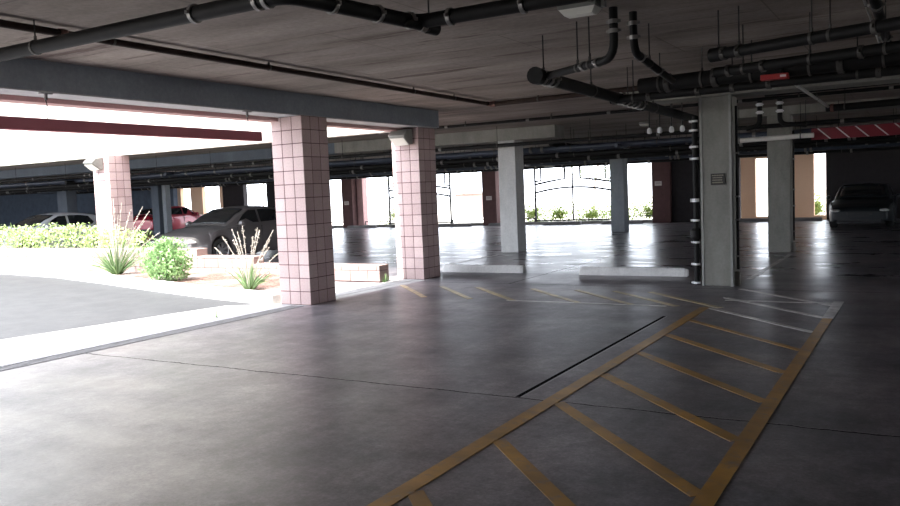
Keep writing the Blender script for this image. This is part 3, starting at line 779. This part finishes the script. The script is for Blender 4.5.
def weed(x, y, z, label, n=14, l=.2, seed=1):
    random.seed(seed); m = MB()
    for k in range(n):
        a = random.uniform(0, 2*PI); e = random.uniform(.5, 1.5)
        m.blade((x, y, z), (x+l*math.cos(e)*math.cos(a), y+l*math.cos(e)*math.sin(a), z+l*math.sin(e)*random.uniform(.6, 1)), .012)
    return tag(m.build('weed', 'yucca'), label, 'weed')
weed(-8.42, 7.9, 0, 'tiny dry weed sprouting beside the drain grate', 6, .22, 8)
weed(-8.50, 12.05, 0, 'small green weed at the right end of the low block wall', 26, .2, 9)

# outside vegetation and a pink building
random.seed(31)
def far_bush(x, y, w, hgt, label, n=700):
    m = MB(); m.cloud((x, y, hgt*.35), (w/2, .5, hgt*.65), int(n*2.2), .11, .1)
    o = m.build('garden_bush', 'far_leaf'); return tag(o, label, 'bush', 'bushes outside the openings')
for x, y, w, hh, lab in ((-14.6, 34.9, 2.0, 1.05, 'leafy bush outside, at the lower left corner of the central gate'),
                         (-16.1, 35.3, 1.6, 1.0, 'low leafy bush outside, just left of the central gate'),
                         (-13.3, 35.6, 2.0, .8, 'low leafy bush outside, behind the centre bar of the gate'),
                         (-11.9, 35.2, 1.9, .95, 'low leafy bush outside, at the right edge of the central gate'),
                         (-10.3, 34.6, 2.0, 1.15, 'tall leafy bush outside, right of the middle concrete column'),
                         (-24.6, 36.2, 3.4, 1.35, 'wide olive bush outside the opening left of the floodlit pink column'),
                         (-3.8, 35.6, .9, 1.0, 'bush outside the narrow slot beside the black car')):
    far_bush(x, y, w, hh, lab)
def tree(x, y, hgt, label, seed):
    random.seed(seed)
    r = empty('garden_tree', (x, y, -.1), label, 'tree', 'thin trees outside')
    t = MB(); t.tube([(0, 0, 0), (.1, 0, hgt*.4), (.35, 0, hgt*.75), (.5, 0, hgt)], .06, 7, radii=[.08, .06, .04, .02])
    tips = []
    for k in range(9):
        u = random.uniform(.35, .9); a = random.choice((0, PI))+random.uniform(-.7, .7); l = random.uniform(.8, 1.6)
        p = Vector((.35*u, 0, hgt*u)); q = p+Vector((l*math.cos(a), l*math.sin(a), l*.6)); tips.append(q)
        t.tube([p, (p+q)/2+Vector((0, 0, .1)), q], .02, 5, radii=[.03, .02, .008])
    t.build('trunk', 'bark', r, local=True)
    m = MB()
    for q in tips: m.cloud(tuple(q), (.8, .6, .55), 110, .12, .2)
    m.build('crown', 'far_leaf', r, local=True); return r
tree(-15.2, 41, 4.2, 'thin leaning tree outside the central gate', 2)
tree(-28.2, 42, 4.6, 'thin tree outside the opening left of the floodlit pink column', 6)
tree(-41.5, 44, 4.6, 'thin tree outside the far left opening above the dark sedan', 9)
pb = empty('pink_building', (-26.5, 46, -.1), 'small pink building outside the opening right of the floodlit column', 'building')
MB().box(0, 1.9, 0, 3, 0, 1.55).build('building_wall', 'far_pink', pb, local=True)
MB().box(-.1, 2.0, -.1, 3.1, 1.55, 1.65).build('roof', 'curb', pb, local=True)
MB().box(.5, .9, -.02, 0, .6, 1.1).build('window', 'plate', pb, local=True)

# ------------------------------------------------------------------ cars
def lerp_table(tab, x):
    if x <= tab[0][0]: return tab[0][1]
    for (a, va), (b, vb) in zip(tab, tab[1:]):
        if x <= b:
            t = (x-a)/(b-a); t2 = t*t*(3-2*t)*.45+t*.55
            return va+(vb-va)*t2
    return tab[-1][1]
def car(loc, rz, P, paint_m, label, name='parked_car', seed=0):
    """local axes: front +x, left +y. P: L W H and x tables"""
    root = empty(name, loc, label, 'car', 'parked cars', rz)
    L, W, H = P['L'], P['W'], P['H']; hl = L/2
    fa_, ra = P['front_axle'], P['rear_axle']; R = P.get('R', .325); A = R+.055
    top, zb0 = P['top'], .20
    half = lambda x: W/2*(1-P.get('nosetaper', .16)*max(0, (x-(hl-.75))/.75)**2.2-.12*max(0, (-x-(hl-.7))/.7)**2.2)
    xs = set([-hl, hl, -hl+.03, hl-.03, -hl+.1, hl-.1])
    k = -hl
    while k < hl: xs.add(round(k, 3)); k += .11
    for ax in (fa_, ra):
        for j in range(15): xs.add(round(ax+A*math.cos(PI*j/14), 3))
    xs = sorted(xs); rows = []
    for x in xs:
        w = half(x); zt = lerp_table(top, x); zb = zb0 + .06*max(0, (abs(x)-(hl-.5))/.5)
        for ax in (fa_, ra):
            d = abs(x-ax)
            if d < A-.001: zb = max(zb, R+math.sqrt(max(0, A*A-d*d)))
        zb = min(zb, zt-.14); h_ = zt-zb
        ends = .06 if x in (-hl, hl) else 0
        if ends: w *= .93; zt -= .05; zb += .05; h_ = zt-zb
        half_ring = [(w*.90, zb), (w*.975, zb+.02), (w*.995, zb+.25*h_), (w, zb+.48*h_), (w*.985, zb+.66*h_), (w*.975, zb+.80*h_), (w*.93, zt-.035), (w*.80, zt), (w*.45, zt+.022), (0, zt+.03)]
        ring = [(x, y, z) for y, z in half_ring] + [(x, -y, z) for y, z in half_ring[-2::-1]]
        rows.append(ring)
    b = MB(); b.grid(rows)
    n = len(rows[0]); b.f.append(tuple(range(n))); b.f.append(tuple(range((len(rows)-1)*n, len(rows)*n))[::-1])
    b.build('body', paint_m, root, local=True, smooth=True, sharp=30)
    und = MB().box(-hl+.15, hl-.15, -W/2*.72, W/2*.72, .17, .55)
    und.build('underbody', 'black_trim', root, local=True)
    # greenhouse
    gx = P['gh']; crown = .03
    roof = P['roof']; x0, x1 = roof[0][0], roof[-1][0]
    belt = lambda x: lerp_table(top, x)-.01
    wb = W/2*.93; tan = .36
    def yw(x, z): return wb-(z-belt(x))*tan - .05*max(0, (x-(x1-.7))/.7) - .05*max(0, (x0+.7-x)/.7)
    rows = []; N = 34
    for k in range(N+1):
        x = x0+(x1-x0)*k/N; zr = max(lerp_table(roof, x), belt(x)+.005); zb = belt(x)-.03
        e = max(.01, min(.09, (zr-zb)*.5))
        hr = [(yw(x, zb), zb), (yw(x, zr-e), zr-e), (yw(x, zr-e*.3)-.02, zr-e*.3), (yw(x, zr)-.09, zr), (yw(x, zr)*.45, zr+crown*.8), (0, zr+crown)]
        rows.append([(x, y, z) for y, z in hr] + [(x, -y, z) for y, z in hr[-2::-1]])
    g = MB(); g.grid(rows); g.build('cabin', paint_m, root, local=True, smooth=True, sharp=30)
    # windscreen and rear glass follow the cabin surface
    def screen(xa, xb, nm):
        rr = []
        for k in range(9):
            x = xa+(xb-xa)*k/8; z = lerp_table(roof, x); wy = yw(x, z)-.115
            rr.append([(x, wy*t, z+crown*(1-abs(t)**1.6*.9)+.012) for t in [(-1+j/5) for j in range(11)]])
        s = MB(); s.grid(rr); o = s.build(nm, 'glass', root, local=True, smooth=True)
        md = o.modifiers.new('thick', 'SOLIDIFY'); md.thickness = .008; md.offset = 0
    screen(P['ws'][0], P['ws'][1], 'windscreen'); screen(P['rw'][0], P['rw'][1], 'rear_window')
    for s in (1, -1):
        for poly in P['windows']:
            m = MB(); pts = []
            for x, z in poly:
                pts.append((x, s*(yw(x, z)+.006), z))
            i = len(m.v); m.v += pts+[(p[0], p[1]-s*.03, p[2]) for p in pts]; nn = len(pts)
            m.f.append(tuple(range(nn)) if s > 0 else tuple(range(nn))[::-1])
            for q in range(nn): m.f.append((q, (q+1) % nn, (q+1) % nn+nn, q+nn))
            m.build('side_window', 'glass', root, local=True)
        # mirror
        mx = P['ws'][0]-.28 if P['ws'][0] > 0 else 0
        mz = belt(mx)+.06
        m = MB(); m.tube([(mx+.10, s*(W/2+.10), mz), (mx+.07, s*(W/2+.10), mz), (mx, s*(W/2+.10), mz), (mx-.05, s*(W/2+.10), mz)], .07, 12, radii=[.02, .065, .085, .08])
        m.tube([(mx, s*(W/2-.12), mz-.04), (mx+.01, s*(W/2+.05), mz-.02)], .022, 6)
        m.build('wing_mirror', paint_m, root, local=True, smooth=True)
        # door seams and handles
        m = MB()
        for xx in P['seams']:
            zt_ = belt(xx)-.04
            m.box(xx-.005, xx+.005, s*(half(xx)*.99)-.012, s*(half(xx)*.99)+.012, .34, zt_)
        m.build('door_seam', 'black_trim', root, local=True)
        for xx in P['handles']:
            MB().box(xx-.09, xx+.09, s*half(xx)*.985-.022, s*half(xx)*.985+.022, belt(xx)-.17, belt(xx)-.14).build('door_handle', paint_m, root, local=True, bevel=.008)
        # lights
        for nm, xx, sx, mat in (('headlight', hl-.13, .17, 'headlight'), ('tail_light', -hl+.10, .13, 'taillight')):
            zz = lerp_table(top, xx)-.11; m = MB(); rr = []
            for a in range(7):
                t = -PI/2+PI*a/6
                rr.append([(xx+sx*math.cos(t)*math.cos(u), s*(half(xx)*.80)+s*.17*math.cos(t)*math.sin(u), zz+.065*math.sin(t)) for u in [2*PI*q/14 for q in range(14)]])
            m.grid(rr, close=True); m.build(nm, mat, root, local=True, smooth=True)
    # grille, plate, lower intake
    ft = lerp_table(top, hl)
    MB().box(hl-.08, hl+.012, -.36, .36, ft-.16, ft-.04).build('grille', 'black_trim', root, local=True, bevel=.02)
    m = MB()
    for zz in (ft-.13, ft-.10, ft-.07): m.box(hl+.008, hl+.02, -.34, .34, zz-.004, zz+.004)
    m.build('grille_bars', P.get('bars', 'rim'), root, local=True)
    MB().box(hl-.10, hl-.015, -.62, .62, .24, .36).build('lower_intake', 'black_trim', root, local=True, bevel=.02)
    MB().box(hl-.02, hl+.02, -.26, .26, .38, .49).build('number_plate', P.get('plate', 'plate'), root, local=True)
    # wheels
    def wheel():
        w = MB(); prof = [(-.10, R*.66), (-.11, R*.80), (-.105, R*.95), (-.07, R), (.07, R), (.105, R*.95), (.11, R*.80), (.10, R*.66)]
        rr = [[(R_*math.cos(2*PI*q/28), yy, R_*math.sin(2*PI*q/28)) for q in range(28)] for yy, R_ in prof]
        w.grid(rr, close=True)
        rim = MB()
        rr = [[(R_*math.cos(2*PI*q/28), yy, R_*math.sin(2*PI*q/28)) for q in range(28)] for yy, R_ in ((.10, R*.68), (.095, R*.62), (.0, R*.58), (-.08, R*.58), (-.10, R*.68))]
        rim.grid(rr, close=True)
        for k in range(7):
            a = 2*PI*k/7; c, s_ = math.cos(a), math.sin(a); i = len(rim.v)
            for rad, hw, yy in ((.04, .022, .085), (R*.64, .030, .075)):
                for sg_ in (-1, 1):
                    for y2 in (yy, yy-.03):
                        rim.v.append((rad*c-sg_*hw*s_, y2, rad*s_+sg_*hw*c))
            rim.f += [(i, i+2, i+6, i+4), (i+1, i+5, i+7, i+3), (i, i+4, i+5, i+1), (i+2, i+3, i+7, i+6)]
        rim.tube([(0, .03, 0), (0, .092, 0)], .05, 14)
        disc = MB().tube([(0, -.04, 0), (0, -.02, 0)], R*.56, 24)
        return w, rim, disc
    for ax in (fa_, ra):
        for s in (1, -1):
            w, rim, disc = wheel()
            t = w.build('tyre', 'tire', root, local=True, smooth=True); t.location = (ax, s*(W/2-.115), R)
            if s < 0: t.rotation_euler = (0, 0, PI)
            r_ = rim.build('rim', 'rim', t, local=True, smooth=True); d_ = disc.build('brake_disc', 'black_trim', t, local=True)
    return root

SEDAN = dict(L=4.80, W=1.80, H=1.42, front_axle=1.45, rear_axle=-1.33, R=.325,
    top=[(-2.40, .80), (-2.30, .96), (-1.9, 1.02), (-1.2, 1.01), (0, .965), (.95, .95), (1.5, .90), (2.0, .80), (2.3, .70), (2.40, .60)],
    gh=None, roof=[(-1.95, 1.00), (-1.55, 1.15), (-1.05, 1.34), (-.55, 1.405), (-.1, 1.42), (.25, 1.385), (.6, 1.25), (1.0, 1.05), (1.20, .945)],
    ws=(1.10, .34), rw=(-1.80, -1.02),
    windows=[[(.80, 1.00), (.02, 1.00), (.02, 1.335), (.28, 1.33), (.52, 1.22)], [(-.06, 1.00), (-.86, 1.02), (-.95, 1.10), (-.80, 1.30), (-.45, 1.345), (-.06, 1.345)]],
    seams=(.90, -.02, -.95), handles=(.18, -.72))
import copy as _c
HATCH = _c.deepcopy(SEDAN); HATCH.update(L=4.3, H=1.44, W=1.76, front_axle=1.30, rear_axle=-1.28,
    top=[(-2.15, .80), (-2.08, .95), (-1.6, 1.0), (0, .96), (.85, .95), (1.4, .90), (1.85, .80), (2.08, .70), (2.15, .6)],
    roof=[(-2.0, 1.0), (-1.85, 1.12), (-1.5, 1.32), (-.9, 1.41), (-.2, 1.44), (.2, 1.40), (.55, 1.26), (.9, 1.06), (1.08, .945)],
    ws=(1.0, .28), rw=(-1.95, -1.5), windows=[[(.72, 1.0), (-.05, 1.0), (-.05, 1.35), (.22, 1.34), (.46, 1.23)], [(-.13, 1.0), (-1.25, 1.02), (-1.45, 1.12), (-1.30, 1.27), (-.9, 1.335), (-.13, 1.36)]],
    seams=(.8, -.09, -1.0), handles=(.1, -.85))
car((-16.5, 16.45, 0), -PI/2, SEDAN, 'charcoal_paint', 'dark charcoal sedan parked nose out behind the spiky plant and nearest column')
car((-24.9, 16.5, 0), -PI/2, SEDAN, 'silver_paint', 'silver car whose roof and windows show above the hedge')
car((-35.25, 30.5, 0), PI/2, HATCH, 'red_paint', 'bright red hatchback parked toward the far wall in the other wing')
DARK = _c.deepcopy(SEDAN); DARK['plate'] = 'black_trim'; DARK['W'] = 1.86; DARK['bars'] = 'black_trim'
car((-1.70, 29.35, 0), -PI/2, DARK, 'navy_paint', 'black car parked in deep shade at the far right').scale = (.95, .95, .92)

# ------------------------------------------------------------------ light
w = bpy.data.worlds.new('sky'); scn.world = w; w.use_nodes = True
nt = w.node_tree; bg = nt.nodes['Background']
sk = nt.nodes.new('ShaderNodeTexSky'); sk.sky_type = 'HOSEK_WILKIE'
sd = Vector((-.03, -.60, 1)).normalized()
sk.sun_direction = sd; sk.turbidity = 4; sk.ground_albedo = .5
mx = nt.nodes.new('ShaderNodeMix'); mx.data_type = 'RGBA'; mx.inputs[0].default_value = .75
nt.links.new(sk.outputs[0], mx.inputs[6]); mx.inputs[7].default_value = (.95, 1.0, 1.10, 1)
nt.links.new(mx.outputs[2], bg.inputs[0]); bg.inputs[1].default_value = 4.0
sun = bpy.data.lights.new('sun', 'SUN'); sun.energy = 8.5; sun.angle = math.radians(.6); sun.color = (1, .96, .9)
so = bpy.data.objects.new('sun', sun); COL.objects.link(so)
so.rotation_euler = (-sd).to_track_quat('-Z', 'Y').to_euler(); so.location = (-12, -10, 20)

# ------------------------------------------------------------------ camera
f_px, pitch, roll, yaw, hgt = 810.46, math.radians(4.283), math.radians(-2.334), math.radians(30.484), 1.5877
cy, sy, cp, sp, cr, sr = math.cos(yaw), math.sin(yaw), math.cos(pitch), math.sin(pitch), math.cos(roll), math.sin(roll)
fwd = Vector((-sy, cy, 0)); right = Vector((cy, sy, 0)); upv = Vector((0, 0, 1))
F = fwd*cp-upv*sp; U = upv*cp+fwd*sp
Rr = right*cr+U*sr; U2 = U*cr-right*sr
cam = bpy.data.cameras.new('camera'); cam.sensor_width = 36; cam.lens = 36*f_px/900; cam.clip_end = 500
co = bpy.data.objects.new('camera', cam); COL.objects.link(co)
mat = Matrix((Rr, U2, -F)).transposed().to_4x4(); mat.translation = (0, 0, hgt); co.matrix_world = mat
scn.camera = co
vs = scn.view_settings
vs.view_transform = 'Standard'; vs.look = 'None'; vs.gamma = 1; vs.exposure = 1.1; vs.use_curve_mapping = False
scn.cycles.max_bounces = 12; scn.cycles.diffuse_bounces = 2; scn.cycles.glossy_bounces = 4
scn.cycles.sample_clamp_indirect = 10
